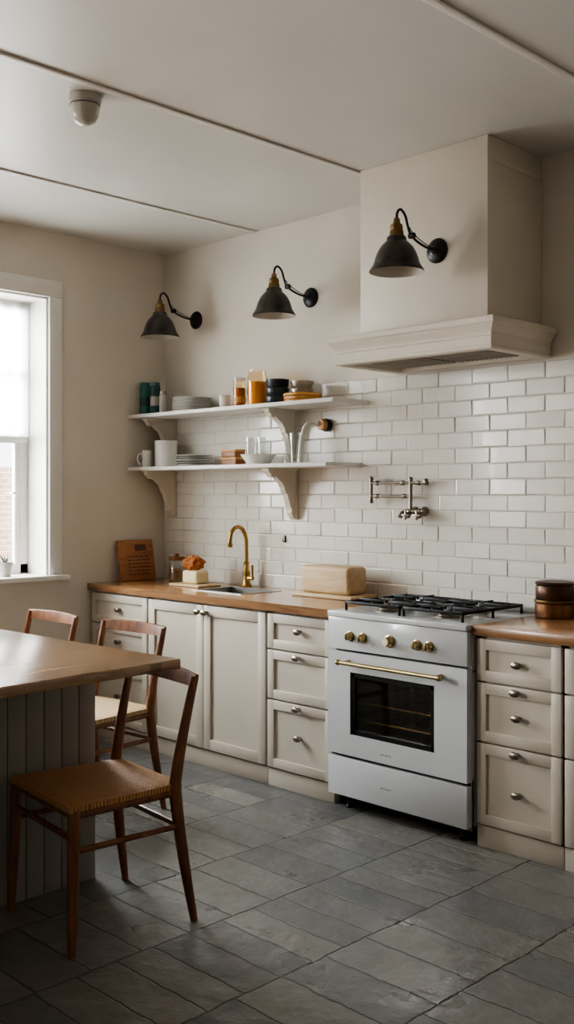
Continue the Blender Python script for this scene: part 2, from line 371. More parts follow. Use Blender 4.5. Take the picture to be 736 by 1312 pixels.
def cabinet(x0,x1,label,kind,knobs=None):
    c=thing('base_cabinet',((x0+x1)/2,-.28,0),label,'cabinet','cream base cabinets along the back wall')
    b=MB()
    b.box(x0,x0+.018,YF,-.02,.09,.879); b.box(x1-.018,x1,YF,-.02,.09,.879); b.box(x0,x1,-.03,-.02,.09,.879); b.box(x0,x1,YF,-.02,.09,.108); b.box(x0,x1,YF,YF+.018,.09,.879)
    b.build('body',M['cab'],c)
    MB().box(x0,x1,YF-.008,YF+.04,0,.0895,.002).build('plinth',M['cab'],c)
    xm=(x0+x1)/2
    if kind=='drawers':
        for (z0,z1),ks in zip(ZS,knobs):
            d=shaker('drawer',x0+.006,x1-.006,z0,z1,c)
            for kz in ks: knob_at(xm,kz,d,YF-.021 if abs(kz-z0)<.045 or abs(kz-z1)<.045 else YF-.010)
    else:
        for sgn,(a,e) in ((1,(x0+.006,xm-.002)),(-1,(xm+.002,x1-.006))):
            d=shaker('door',a,e,.098,.866,c,.055)
            knob_at((e-.025) if sgn==1 else (a+.025),.83,d,YF-.021)
    return c
cabinet(.012,.575,'cream three-drawer base cabinet in the corner under the window-side end of the counter','drawers',[(.78,),(.59,),(.27,)])
cabinet(.578,1.552,'cream double-door base cabinet under the sink','doors')
cabinet(1.555,2.006,'cream three-drawer base cabinet left of the white stove','drawers',[(.79,),(.664,),(.414,.27)])
cabinet(2.812,3.216,'cream three-drawer base cabinet right of the white stove','drawers',[(.775,),(.664,.56),(.414,.25)])
cabinet(3.219,3.75,'cream base cabinet at the right edge, second from the stove','drawers',[(.78,),(.56,),(.25,)])
# countertops
SO=(.82,1.19,-.42,-.15)
ct=MB().ringslab((.003,2.012,-.6,-.013),(SO[0],SO[1],SO[2],SO[3]),.88,.92).build('countertop',M['counter'],loc=(1.0,-.3,.88))
tag(ct,'oak countertop with the sink set in, running from corner to stove','countertop')
ct=MB().box(2.806,3.9,-.6,-.013,.88,.92,.003).build('countertop',M['counter'],loc=(3.3,-.3,.88))
tag(ct,'oak countertop right of the stove, under the round metal canister','countertop')
# sink
sk=thing('sink',((SO[0]+SO[1])/2,-.29,.92),'inset stainless steel sink with thin rim below the brass tap','sink')
MB().ringslab((SO[0]-.018,SO[1]+.018,SO[2]-.018,SO[3]+.018),(SO[0]+.012,SO[1]-.012,SO[2]+.012,SO[3]-.012),.9203,.9245).build('rim',M['steel'],sk)
b=MB(); x0,x1,y0,y1=SO[0]+.006,SO[1]-.006,SO[2]+.006,SO[3]-.006
b.box(x0,x0+.004,y0,y1,.80,.9203); b.box(x1-.004,x1,y0,y1,.80,.9203); b.box(x0,x1,y0,y0+.004,.80,.9203); b.box(x0,x1,y1-.004,y1,.80,.9203); b.box(x0,x1,y0,y1,.796,.80)
b.build('basin',M['steel'],sk)
MB().lathe([(0,.801),(.035,.801),(.04,.8025),(.04,.8005)],((x0+x1)/2,(y0+y1)/2,0),24).build('drain',M['nickel'],sk)
# faucet
fx,fy=.87,-.085
fc=thing('faucet',(fx,fy,.92),'brass gooseneck kitchen tap with side lever behind the sink','faucet')
MB().lathe([(0,.92),(.034,.92),(.034,.928),(.026,.937),(.02,.952),(.02,.99),(.024,.995),(.024,1.006),(.017,1.014),(.014,1.05),(.017,1.055),(.017,1.062),(.012,1.068),(0,1.068)],(fx,fy,0),28).build('body',M['brass'],fc)
MB().tube([(fx,fy,1.06),(fx,fy,1.15),(fx,fy-.005,1.21),(fx,fy-.035,1.26),(fx,fy-.08,1.27),(fx,fy-.118,1.24),(fx,fy-.128,1.19),(fx,fy-.128,1.175)],.0115,14,6).build('neck',M['brass'],fc)
MB().lathe([(0,0),(.013,0),(.015,.004),(.015,.024),(0,.024)],(fx,fy-.128,1.155),20).build('nozzle',M['brass'],fc)
h=MB(); h.tube([(fx+.014,fy,.972),(fx+.055,fy,.972)],[.012,.011],12); h.tube([(fx+.05,fy,.972),(fx+.06,fy-.01,1.01),(fx+.062,fy-.014,1.05)],[.0075,.0065,.009],10,3)
h.build('lever',M['brass'],fc)
# ------------------------------------------------------------------ stove
SX0,SX1,SY=2.018,2.80,-.62
st=thing('gas_range',(2.409,-.33,0),'white freestanding gas stove with brass knobs and oven door','stove')
b=MB(); yb=-.03
b.box(SX0,SX0+.02,SY+.03,yb,.06,.9,.002); b.box(SX1-.02,SX1,SY+.03,yb,.06,.9,.002); b.box(SX0,SX1,yb-.015,yb,.06,.9); b.box(SX0,SX1,SY+.03,yb,.06,.075); b.box(SX0,SX1,SY+.031,SY+.045,.06,.27)
b.box(SX0,SX1,SY+.03,yb,.72,.73)
b.build('body',M['enamel'],st)
MB().box(SX0-.002,SX1+.002,SY-.012,-.022,.895,.922,.006,3).build('cooktop',M['enamel'],st)
MB().box(SX0,SX1,SY-.004,SY+.03,.747,.894,.004).build('control_panel',M['enamel'],st)
MB().box(SX0+.02,SX1-.02,-.05,-.022,.922,.945,.004).build('rear_vent',M['enamel'],st)
d=MB(); wx0,wx1,wz0,wz1=2.155,2.632,.362,.648
t=MB().ringslab((SX0,SX1,.264,.738),(wx0,wx1,wz0,wz1),0,.034)
me=bpy.data.meshes.new('t'); t.bm.to_mesh(me); t.bm.free(); me.transform(Matrix(((1,0,0,0),(0,0,1,SY-.006),(0,1,0,0),(0,0,0,1)))); d.bm.from_mesh(me)
door=d.build('oven_door',M['enamel'],st)
f=MB(); bw=.022
f.box(wx0,wx1,SY,SY+.006,wz0,wz0+bw); f.box(wx0,wx1,SY,SY+.006,wz1-bw,wz1); f.box(wx0,wx0+bw,SY,SY+.006,wz0,wz1); f.box(wx1-bw,wx1,SY,SY+.006,wz0,wz1)
f.build('window_surround',M['black'],door)
MB().box(wx0+.001,wx1-.001,SY+.008,SY+.012,wz0+.001,wz1-.001).build('window_glass',M['ovenglass'],door)
h=MB(); hz=.695; hy=SY-.055; ha,hb=2.125,2.695
h.tube([(ha,hy,hz),(hb,hy,hz)],.0095,14)
for x in (ha,hb): h.lathe([(0,0),(.013,0),(.014,.012),(.011,.018),(0,.018)],(x-.009,hy,hz),16,'X')
for x in (ha+.025,hb-.025): h.tube([(x,SY-.006,hz),(x,hy,hz)],[.010,.007],12)
h.build('handle',M['stove_brass'],door)
def print_mark(xc,z,y,par,n=8):
    m=MB(); x=xc-n*.0048
    for k in range(n):
        hgt=.006
        m.box(x,x+.0012,y-.0006,y,z,z+hgt)
        if k%2==0: m.box(x,x+.0034,y-.0006,y,z+hgt-.0012,z+hgt)
        if k%3!=1: m.box(x,x+.0034,y-.0006,y,z,z+.0012)
        if k%3==1: m.box(x+.0024,x+.0036,y-.0006,y,z,z+hgt)
        x+=.0064+.003*(k%2)
    m.build('wordmark',M['mark'],par)
print_mark(2.375,.300,SY-.006,door)
l=MB(); lx0,lx1=wx0-.04,wx1+.04
l.box(lx0,lx0+.005,SY+.04,-.1,.30,.70); l.box(lx1-.005,lx1,SY+.04,-.1,.30,.70); l.box(lx0,lx1,SY+.04,-.1,.30,.305); l.box(lx0,lx1,SY+.04,-.1,.695,.70); l.box(lx0,lx1,-.105,-.1,.3,.7)
l.build('oven_liner',M['soot'],st)
for z in (.42,.50):
    r=MB(); r.tube([(lx0+.006,SY+.06,z),(lx1-.006,SY+.06,z)],.006,8); r.tube([(lx0+.006,-.14,z),(lx1-.006,-.14,z)],.005,8)
    for k in range(15):
        x=lx0+.03+k*(lx1-lx0-.06)/14; r.tube([(x,SY+.06,z),(x,-.14,z)],.0028,6)
    r.build('oven_rack',M['stove_brass'],st)
dr=MB().box(SX0,SX1,SY-.006,SY+.029,.072,.249,.004).build('storage_drawer',M['enamel'],st)
MB().box(SX0+.004,SX1-.004,SY+.022,SY+.0305,.245,.27).build('drawer_gap_shade',M['black'],st)  # black strip standing in for the shade between oven door and drawer
print_mark(2.375,.15,SY-.006,dr)
for x in (SX0+.07,SX1-.07):
    for y in (SY+.07,-.09):
        MB().lathe([(0,0),(.02,0),(.02,.008),(.013,.015),(.013,.06),(0,.06)],(x,y,0),16).build('leg',M['black'],st)
MB().box(SX0+.03,SX1-.03,SY+.12,SY+.13,.012,.06).build('kick_plate',M['black'],st)
for x,big in ((2.155,0),(2.232,0),(2.388,1),(2.541,0),(2.607,0)):
    s=1.1 if big else .92
    kb=MB().lathe([(0,0),(.026*s,0),(.026*s,.004),(.021*s,.007),(.019*s,.024),(.015*s,.03),(0,.031)],(x,SY-.004,.812),28,'-Y').build('knob',M['stove_brass'],st)
    if big: MB().lathe([(0,.031),(.016,.0305),(.016,.034),(0,.0345)],(x,SY-.004,.812),24,'-Y').build('dial_face',M['soap'],kb)
    else: MB().box(x-.002,x+.002,SY-.039,SY-.034,.797,.827,.001).build('pointer',M['stove_brass'],kb)
# burners + grates
for x in (2.24,2.58):
    for y in (-.46,-.22):
        bu=MB().lathe([(0,.9222),(.055,.9222),(.055,.928),(.042,.93),(.038,.938),(0,.938)],(x,y,0),28).build('burner',M['nickel'],st)
        MB().lathe([(0,.9382),(.03,.9382),(.033,.943),(.028,.947),(0,.948)],(x,y,0),28).build('burner_cap',M['iron'],bu)
for gx0,gx1 in ((2.075,2.403),(2.415,2.743)):
    g=MB(); gy0,gy1=-.575,-.105; z0,z1=.952,.966; w_=.012
    for y in (gy0,(gy0+gy1)/2-w_/2,gy1-w_): g.box(gx0,gx1,y,y+w_,z0,z1,.003)
    for x in (gx0,gx1-w_): g.box(x,x+w_,gy0,gy1,z0,z1,.003)
    xm=(gx0+gx1)/2
    for yc in (-.46,-.22):
        g.box(xm-.006,xm+.006,yc-.11,yc-.03,z0+.001,z1+.006,.003); g.box(xm-.006,xm+.006,yc+.03,yc+.115,z0+.001,z1+.006,.003)
        g.box(gx0,xm-.03,yc-.006,yc+.006,z0+.001,z1+.006,.003); g.box(xm+.03,gx1,yc-.006,yc+.006,z0+.001,z1+.006,.003)
        for a in (45,135,225,315):
            R=Matrix.Translation((xm,yc,0))@Matrix.Rotation(math.radians(a),4,'Z'); g.box(.04,.115,-.005,.005,z0,z1+.003,.002,M=R)
    for x in (gx0+.006,gx1-.006):
        for y in (gy0+.006,(gy0+gy1)/2,gy1-.006): g.tube([(x,y,.9225),(x,y,z0+.004)],[.007,.006],8)
    g.build('grate',M['iron'],st)
# ------------------------------------------------------------------ hood
hd=thing('range_hood',(2.4,-.25,2.08),'cream built-in chimney hood with moulded cornice above the stove','range hood')
HX0,HX1,HY=2.056,2.777,-.44
MB().box(HX0,HX1,HY,-.001,2.215,CEIL-.001,.003).build('chimney',M['hood'],hd)
MB().box(HX1-.004,HX1+.005,HY+.05,-.001,2.9,2.915,.001).build('access_trim',M['hood'],hd)
m=MB(); t=bmesh.new(); bx0,bx1,by=1.945,2.828,-.492
prof=[(-.012,2.081),(0,2.081),(.004,2.086),(.004,2.096),(0,2.1),(0,2.135),(.004,2.138),(.004,2.146),(.002,2.15),(.006,2.16),(.014,2.17),(.02,2.178),(.022,2.184),(.027,2.187),(.030,2.192),(.030,2.212),(.027,2.217),(-.05,2.219)]
rings=[[t.verts.new(p) for p in ((bx0-o_,-.013,z),(bx0-o_,by-o_,z),(bx1+o_,by-o_,z),(bx1+o_,-.013,z))] for o_,z in prof]
for a,c2 in zip(rings,rings[1:]):
    for k in range(3): t.faces.new((a[k],a[k+1],c2[k+1],c2[k]))
m.merge(t); m.box(bx0+.03,bx1-.03,by+.04,-.013,2.2,2.2185)
m.box(bx0+.002,bx0+.05,by+.002,-.013,2.082,2.1); m.box(bx1-.05,bx1-.002,by+.002,-.013,2.082,2.1); m.box(bx0+.05,bx1-.05,by+.002,by+.05,2.082,2.1); m.box(bx0+.05,bx1-.05,-.06,-.013,2.082,2.1)
m.build('cornice',M['hood'],hd,sharp=25)
v=MB(); v.box(bx0+.05,bx1-.05,by+.05,-.06,2.1,2.108)
v.build('vent_panel',M['steel'],hd)
for k in range(2):
    f=MB(); a=bx0+.11+k*.35
    for j in range(12): f.box(a+j*.027,a+.012+j*.027,by+.1,-.1,2.092,2.0995,.001)
    f.build('filter',M['nickel'],hd)
# ------------------------------------------------------------------ wall lamps
def lamp():
    L_=thing('wall_lamp',(0,0,0))
    MB().lathe([(0,0),(.055,0),(.056,.006),(.05,.014),(.036,.02),(.018,.026),(.015,.036),(0,.037)],(0,0,0),32,'-Y').build('wall_plate',M['black'],L_)
    a=MB(); a.tube([(0,-.03,0),(0,-.09,.004),(0,-.15,.018),(0,-.195,.04),(0,-.215,.075),(0,-.232,.115),(0,-.262,.135),(0,-.285,.118),(0,-.29,.085)],.0058,12,5)
    a.tube([(0,-.03,.004),(0,-.11,.022),(0,-.18,.05),(0,-.2,.07)],.0022,8,4)
    a.build('arm',M['black'],L_)
    MB().lathe([(0,-.016),(.012,-.014),(.014,0),(.012,.014),(0,.016)],(0,-.185,.036),18,'X').build('joint',M['black'],L_)
    MB().lathe([(0,.092),(.012,.092),(.014,.084),(.016,.07),(.025,.064),(.028,.05),(.026,.042),(.030,.034),(.031,.012),(.0,.012)],(0,-.29,0),24).build('socket',M['neck_brass'],L_)
    out=[(.030,.016),(.039,.013),(.043,.004),(.044,-.006),(.056,-.016),(.072,-.034),(.084,-.056),(.092,-.078),(.0965,-.096),(.099,-.101),(.102,-.109),(.110,-.120),(.1165,-.130),(.118,-.137)]
    MB().lathe(out+[(.116,-.138)],(0,-.29,0),40).build('lamp_shade',M['darkshade'],L_,sharp=40)
    MB().lathe([(.1165,-.1375)]+[(r-.003,z-.002) for r,z in out[::-1][1:]]+[(0,.009)],(0,-.29,0),40).build('shade_lining',M['shadein'],L_,sharp=60)
    MB().lathe([(0,-.10),(.014,-.096),(.026,-.08),(.03,-.06),(.024,-.038),(.014,-.02),(.013,0),(0,0)],(0,-.29,0),24).build('bulb',M['porcelain'],L_)
    return L_
l1=lamp(); G_='black swan-neck wall lamps'
l2=copy_tree(l1); l3=copy_tree(l1)
l1.location=(.317,0,2.55); tag(l1,'black swan-neck wall lamp nearest the window, above the left shelf end','wall lamp',G_)
l2.location=(1.311,0,2.56); tag(l2,'black swan-neck wall lamp between the hood and the corner lamp, above the honey jars','wall lamp',G_)
l3.location=(2.512,HY,2.55); tag(l3,'black swan-neck wall lamp mounted on the cream hood','wall lamp',G_)
# ------------------------------------------------------------------ shelves
def shelf(z,x1,label,bh):
    s=thing('wall_shelf',(.88,-.15,z),label,'shelf','white shelves on corbels')
    MB().box(.003,x1,-.3,-.0135,z-.022,z,.003).build('shelf_board',M['trim'],s)
    k=bh/.3
    poly=[(-.0135,-.0225),(-.24,-.0225),(-.24,-.045),(-.226,-.05),(-.222,-.064),(-.205,-.072),(-.19,-.066),(-.175,-.07),(-.158,-.088),(-.135,-.1),(-.118,-.125),(-.112,-.15),(-.098,-.158),(-.092,-.172),(-.086,-.195),(-.07,-.225),(-.062,-.25),(-.065,-.262),(-.05,-.285),(-.03,-.3),(-.0135,-.3)]
    for xc in (.11,1.2):
        f=lambda q:(z+q*k if q<-.03 else z+q)
        cbm=MB().prism([(y,f(q)) for y,q in poly],xc-.02,xc+.02,.0015)
        cbm.box(xc-.028,xc+.028,-.25,-.0135,z-.034,z-.0224,.002); cbm.box(xc-.027,xc+.027,-.03,-.0135,f(-.3),z-.034,.002)
        for yy,zz,rr in ((-.185,-.048,.015),(-.055,-.245,.012)):
            cbm.tube([(xc-.026,yy,z+zz),(xc+.026,yy,z+zz)],rr,16)
        cbm.build('corbel',M['corbel'],s)
    return s
ZU,ZL=1.957,1.628
shelf(ZU,1.75,'upper white shelf holding honey jars, plates and teal tins',.302)
shelf(ZL,1.70,'lower white shelf holding the big white mug, plates and glasses',.31)
def lt(name,prof,x,y,z,mat,label,cat,group=None,seg=36):
    o=MB().lathe([(r,zz+z) for r,zz in prof],(x,y,0),seg).build(name,mat,loc=(x,y,z)); tag(o,label,cat,group); return o
def cyl(r,h,b=.003): return [(0,0),(r-b,0),(r,b),(r,h-b),(r-b,h),(0,h)]
def cup(r,h,th=.003,r0=None):
    r0=r0 or r
    return [(0,0),(r0*.9,0),(r0,.004),(r,h-.001),(r-th/2,h),(r-th,h-.001),(r0-th,.008),(0,.008)]
# upper shelf
def canister(x,y,z,r,h,mat,label,lid,name='tin_canister',cat='tin'):
    t=thing(name,(x,y,z),label,cat)
    MB().lathe([(a,b_+z) for a,b_ in cyl(r,h)],(x,y,0),30).build('body',mat,t)
    MB().lathe([(0,z+h),(r*.9,z+h),(r*.92,z+h+.004),(r*.92,z+h+.016),(r*.88,z+h+.02),(0,z+h+.02)],(x,y,0),30).build('lid',lid,t)
    MB().lathe([(r+.0004,z+h*.3),(r+.0008,z+h*.3),(r+.0008,z+h*.62),(r+.0004,z+h*.62)],(x,y,0),30).build('label_band',M['grey_ceramic'] if mat!=M['teal'] else M['dteal'],t)
canister(.052,-.2,ZU,.034,.185,M['teal'],'tall teal tin at the window end of the upper shelf',M['teal'])
canister(.155,-.2,ZU,.031,.18,M['dteal'],'dark green tin second from the left wall on the upper shelf',M['teal'])
canister(.232,-.2,ZU,.022,.12,M['grey_ceramic'],'small grey tin beside the plates on the upper shelf',M['nickel'])
def plates(x,y,z,R,n,dz,mats,where,group):
    for k in range(n):
        zz=z+k*dz
        pr=[(0,0),(R*.55,0),(R*.6,.001),(R*.96,.0055),(R,.0075),(R,.009),(R*.985,.0095),(R*.94,.0085),(R*.6,.004),(0,.0038)]
        if k in (0,n-1): lab='%s plate of the %s'%('lowest' if k==0 else 'topmost',where)
        else: lab='%s plate from the bottom of the %s'%(['','second','third','fourth','fifth','sixth','seventh','eighth'][k],where)
        lt('plate',pr,x+random.uniform(-.004,.004),y,zz,mats[k%len(mats)],lab,'plate',group)
plates(wx(246,-.155),-.155,ZU,.122,7,.0128,[M['porcelain']],'tall white plate stack on the upper shelf','white plates stacked on the upper shelf')
lt('cup',cup(.036,.085,.003,.03),wx(288,-.15),-.15,ZU,M['porcelain'],'small white cup between the plates and the honey jars','cup')
def jar(x,y,z,r,h,fill,lid,label,fillh=.8):
    t=thing('honey_jar',(x,y,z),label,'jar')
    MB().lathe([(0,z),(r*.93,z),(r,z+.006),(r,z+h*.82),(r*.86,z+h*.92),(r*.86,z+h),(r*.82,z+h),(r*.82,z+h*.92),(r-.003,z+h*.8),(r-.003,z+.008),(0,z+.008)],(x,y,0),32).build('glass',M['jarglass'],t)
    MB().lathe([(0,z+.009),(r-.0038,z+.009),(r-.0038,z+h*fillh),(0,z+h*fillh)],(x,y,0),32).build('contents',fill,t)
    if lid: MB().lathe([(0,z+h+.001),(r*.92,z+h+.001),(r*.94,z+h+.004),(r*.94,z+h+.016),(r*.9,z+h+.019),(0,z+h+.019)],(x,y,0),32).build('lid',lid,t)
    MB().lathe([(r+.0005,z+h*.2),(r+.001,z+h*.2),(r+.001,z+h*.42),(r+.0005,z+h*.42)],(x,y,0),32).build('paper_band',M['ringwood'],t) if lid else None
jar(wx(307,-.15),-.15,ZU,.038,.158,M['dark_amber'],M['porcelain'],'smaller dark amber jar with a pale lid on the upper shelf',.74)
jar(wx(330,-.15),-.15,ZU,.060,.207,M['amber'],None,'large open glass jar of golden honey on the upper shelf',.68)
tx=wx(356,-.15)
for k in range(3):
    r=.066-.001*k
    lt('bowl',[(0,0),(r*.8,0),(r*.95,.012),(r,.044),(r*1.01,.048),(r*.97,.047),(r*.9,.014),(0,.006)] if k==2 else [(0,0),(r*.8,0),(r*.95,.012),(r,.042),(r*.98,.046),(0,.046)],tx,-.15,ZU+k*.0465,M['navy'],['lowest','middle','topmost'][k]+' dark blue bowl of the stack beside the golden honey jar','bowl','dark blue bowls on the upper shelf')
bx=wx(388,-.15)
for k in range(3):
    lt('wooden_plate',[(0,0),(.095,0),(.104,.003),(.106,.010),(.103,.0165),(.098,.0165),(.096,.012),(0,.012)] if k==2 else cyl(.104-.002*k,.0165),bx,-.15,ZU+k*.0168,M['ringwood'],['lowest','middle','topmost'][k]+' light wooden plate stacked under the grey bowls on the upper shelf','plate','wooden plates on the upper shelf')
for k in range(2):
    z=ZU+.0168*2+.0123+k*.028
    lt('bowl',[(0,0),(.04,0),(.056,.012),(.066,.04),(.067,.044),(.063,.042),(.05,.012),(0,.006)] if k==1 else [(0,0),(.045,0),(.06,.012),(.064,.0275),(0,.0275)],bx-.005,-.15,z,M['steel'],['lower','upper'][k]+' grey metal bowl on the wooden plates on the upper shelf','bowl','grey bowls on the wooden plates')
# lower shelf
def mug(x,y,z,r,h,label,ang,cat='mug',name='mug'):
    t=thing(name,(x,y,z),label,cat)
    MB().lathe([(a,b_+z) for a,b_ in cup(r,h,.004,r*.95)],(x,y,0),32).build('body',M['porcelain'],t)
    dx,dy=math.cos(ang),math.sin(ang)
    pts=[(x+dx*(r-.002),y+dy*(r-.002),z+h*.82),(x+dx*(r+.018),y+dy*(r+.018),z+h*.8),(x+dx*(r+.028),y+dy*(r+.028),z+h*.5),(x+dx*(r+.018),y+dy*(r+.018),z+h*.24),(x+dx*(r-.002),y+dy*(r-.002),z+h*.2)]
    MB().tube(pts,.0045,10,5).build('handle',M['porcelain'],t)
mug(.095,-.22,ZL,.03,.105,'small white mug at the window end of the lower shelf',-2.2)
mug(wx(213,-.15),-.15,ZL,.072,.165,'large plain white mug on the lower shelf beside the plates',2.6)
plates(wx(247,-.17)+.02,-.17,ZL,.112,5,.0145,[M['porcelain'],M['grey_ceramic']],'short plate stack on the lower shelf','plates stacked on the lower shelf')
cx=wx(299,-.16)
for k in range(2):
    t=thing('wooden_box',(cx,-.16,ZL+k*.046),['lower small orange wooden box beside the lower plate stack','upper small orange wooden box, on top of its twin'][k],'box','small wooden boxes on the lower shelf')
    z=ZL+k*.046
    MB().box(cx-.065+k*.006,cx+.065-k*.006,-.2,-.12,z,z+.032,.003).build('body',M['midwood'],t)
    MB().box(cx-.067+k*.006,cx+.067-k*.006,-.202,-.118,z+.0325,z+.0455,.003).build('lid',M['ringwood'],t)
dx_=1.06
lt('serving_dish',[(0,0),(.06,0),(.064,.004),(.1,.052),(.102,.056),(.099,.057),(.092,.05),(.09,.048),(0,.048)],dx_,-.17,ZL,M['porcelain'],'round white serving dish under the two clear tumblers','dish')
for k,(ox,oy) in enumerate(((-.045,-.01),(.040,-.0))):
    lt('tumbler',cup(.036,.105,.002,.03),dx_+ox,-.17+oy,ZL+.0482,M['glass'],['clear tumbler standing on the white dish, nearer the wooden boxes','clear tumbler standing on the white dish, nearer the corbel'][k],'glass','clear tumblers on the white dish')
lt('tall_glass',cup(.036,.17,.002,.028),wx(379,-.15),-.15,ZL,M['glass'],'tall clear glass right of the corbel on the lower shelf','glass')
# curved wall arm with wooden knob
wa=thing('towel_hook',(1.45,-.013,1.84),'curved white wall arm with amber wooden knob right of the upper corbel','wall hook')
MB().lathe([(0,0),(.034,0),(.036,.004),(.036,.02),(.03,.026),(0,.027)],(1.45,-.013,1.84),28,'-Y').build('wall_disc',M['navy'],wa)
MB().lathe([(0,.0275),(.026,.0275),(.031,.034),(.031,.052),(.026,.058),(0,.059)],(1.45,-.013,1.84),28,'-Y').build('knob',M['ringwood'],wa)
MB().tube([(1.43,-.071,1.84),(1.42,-.10,1.85),(1.405,-.135,1.84),(1.395,-.155,1.79),(1.39,-.165,1.72),(1.385,-.168,1.632)],[.009,.009,.010,.011,.012,.013],12,5).build('arm',M['trim'],wa)
# pot filler
pf=thing('pot_filler',(2.09,-.013,1.38),'folding nickel pot filler tap on the tiled wall above the stove','pot filler')
p=MB()
for x in (2.055,2.115): p.lathe([(0,0),(.025,0),(.025,.006),(.015,.014),(.013,.04),(0,.04)],(x,-.012,1.375),22,'-Y')
p.tube([(2.03,-.058,1.375),(2.145,-.058,1.375)],.012,14)
for x in (2.055,2.115): p.lathe([(0,-.011),(.015,-.010),(.017,0),(.015,.010),(0,.011)],(x,-.058,1.375),16,'X')
p.build('wall_mount',M['nickel'],pf)
p=MB(); p.tube([(2.06,-.058,1.375),(2.06,-.058,1.53)],.009,12); p.tube([(1.80,-.058,1.52),(2.16,-.058,1.52)],.0075,12); p.tube([(1.80,-.058,1.452),(2.06,-.058,1.452)],.0075,12); p.tube([(1.80,-.058,1.43),(1.80,-.058,1.54)],.009,12)
for x in (1.84,2.01,2.11,2.155): p.lathe([(0,-.010),(.012,-.009),(.013,0),(.012,.009),(0,.010)],(x,-.058,1.52),14,'X')
for x in (1.84,2.02): p.lathe([(0,-.010),(.012,-.009),(.013,0),(.012,.009),(0,.010)],(x,-.058,1.452),14,'X')
for (x,z) in ((2.06,1.53),(1.80,1.535),(1.80,1.415),(2.155,1.522)): p.lathe([(0,0),(.012,0),(.012,.014),(.008,.019),(0,.02)],(x,-.058,z),14)
p.build('arm',M['nickel'],pf)
p=MB(); 
for x in (2.055,2.125):
    p.lathe([(0,0),(.016,0),(.018,.006),(.012,.014),(.012,.02),(0,.022)],(x,-.07,1.357),14,'-Y')
    p.box(x-.024,x+.024,-.098,-.089,1.353,1.362,.003); p.box(x-.005,x+.005,-.098,-.089,1.333,1.381,.003)
p.build('cross_handles',M['nickel'],pf)
MB().tube([(2.03,-.058,1.375),(2.015,-.07,1.368),(2.012,-.085,1.345)],[.010,.010,.012],12,4).build('spout',M['nickel'],pf)
hk=MB(); hk.box(1.114,1.126,-.018,-.0125,1.185,1.225,.002); hk.tube([(1.12,-.018,1.195),(1.12,-.032,1.19),(1.12,-.034,1.205)],.0025,8,3)
tag(hk.build('wall_hook',M['black'],loc=(1.12,-.013,1.2)),'tiny black hook on the tiles below the lower shelf','wall hook')
# ------------------------------------------------------------------ counter items
T=.9203
lean=math.radians(10)
cb=thing('carved_board',(.06,-.27,T),'tan wooden board with carved text lines leaning on the left wall','cutting board')
R=Matrix.Translation((.075,-.27,T))@Matrix.Rotation(-lean,4,'Y')
b=MB(); b.box(-.010,.010,-.135,.135,0,.255,.006,3,M=R); b.build('board',M['tanwood'],cb)
b=MB(); b.box(.0102,.0112,-.01,.075,.185,.225,M=R)
for k in range(6):
    y=-.075; 
    while y<.085:
        w_=random.uniform(.012,.035); b.box(.0102,.011,y,min(y+w_,.09),.035+k*.022,.043+k*.022,M=R); y+=w_+.008
b.build('carving',M['darkwood'],cb)
jx,jy=.27,-.12
t=thing('glass_jar',(jx,jy,T),'squat glass jar with wooden lid in the counter corner','jar')
MB().lathe([(0,T),(.05,T),(.054,T+.006),(.054,T+.12),(.046,T+.13),(.042,T+.13),(.05,T+.118),(.05,T+.01),(0,T+.008)],(jx,jy,0),32).build('glass',M['glass'],t)
MB().lathe([(0,T+.0095),(.049,T+.0095),(.049,T+.075),(0,T+.08)],(jx,jy,0),32).build('contents',M['midwood'],t)
MB().lathe([(0,T+.1305),(.05,T+.1305),(.052,T+.135),(.05,T+.15),(.012,T+.153),(.014,T+.168),(0,T+.172)],(jx,jy,0),32).build('lid',M['midwood'],t)
# butter block on board, crusty roll on it
sx_,sy_=.605,-.25
t=thing('serving_board',(.6,-.26,T),'thin pale board under the butter block, left of the sink','board')
MB().box(.47,.745,-.345,-.17,T,T+.014,.005,3).build('board_slab',M['paleWood'],t)
o=MB().box(sx_-.068,sx_+.068,sy_-.05,sy_+.05,T+.0143,T+.092,.016,4).build('butter_block',M['soap'],loc=(sx_,sy_,T+.014))
tag(o,'pale yellow butter block on the thin board left of the sink','butter')
b=MB(); t=bmesh.new(); bmesh.ops.create_icosphere(t,subdivisions=5,radius=1)
for v in t.verts:
    n_=v.co.copy(); k=1+.22*noise.noise(n_*2.3)+.10*noise.noise(n_*7)
    v.co=Vector((n_.x*.078*k,n_.y*.052*k,max(n_.z,-.75)*.044*k))
zmin=min(v.co.z for v in t.verts)
for v in t.verts: v.co+=Vector((sx_-.018,sy_,T+.0925-zmin))
b.merge(t)
tag(b.build('bread_roll',M['orange'],loc=(sx_-.018,sy_,T+.0925),sharp=80),'crusty orange-brown bread roll lying on the butter block','bread')
# bread box
t=thing('bread_box',(1.6,-.15,T),'pale wooden lidded box on a wider board beside the stove','bread box')
MB().box(1.405,1.835,-.255,-.045,T,T+.02,.006,3).build('base_board',M['paleWood'],t)
MB().box(1.445,1.79,-.225,-.075,T+.0203,T+.165,.022,5).build('lid',M['paleWood'],t)
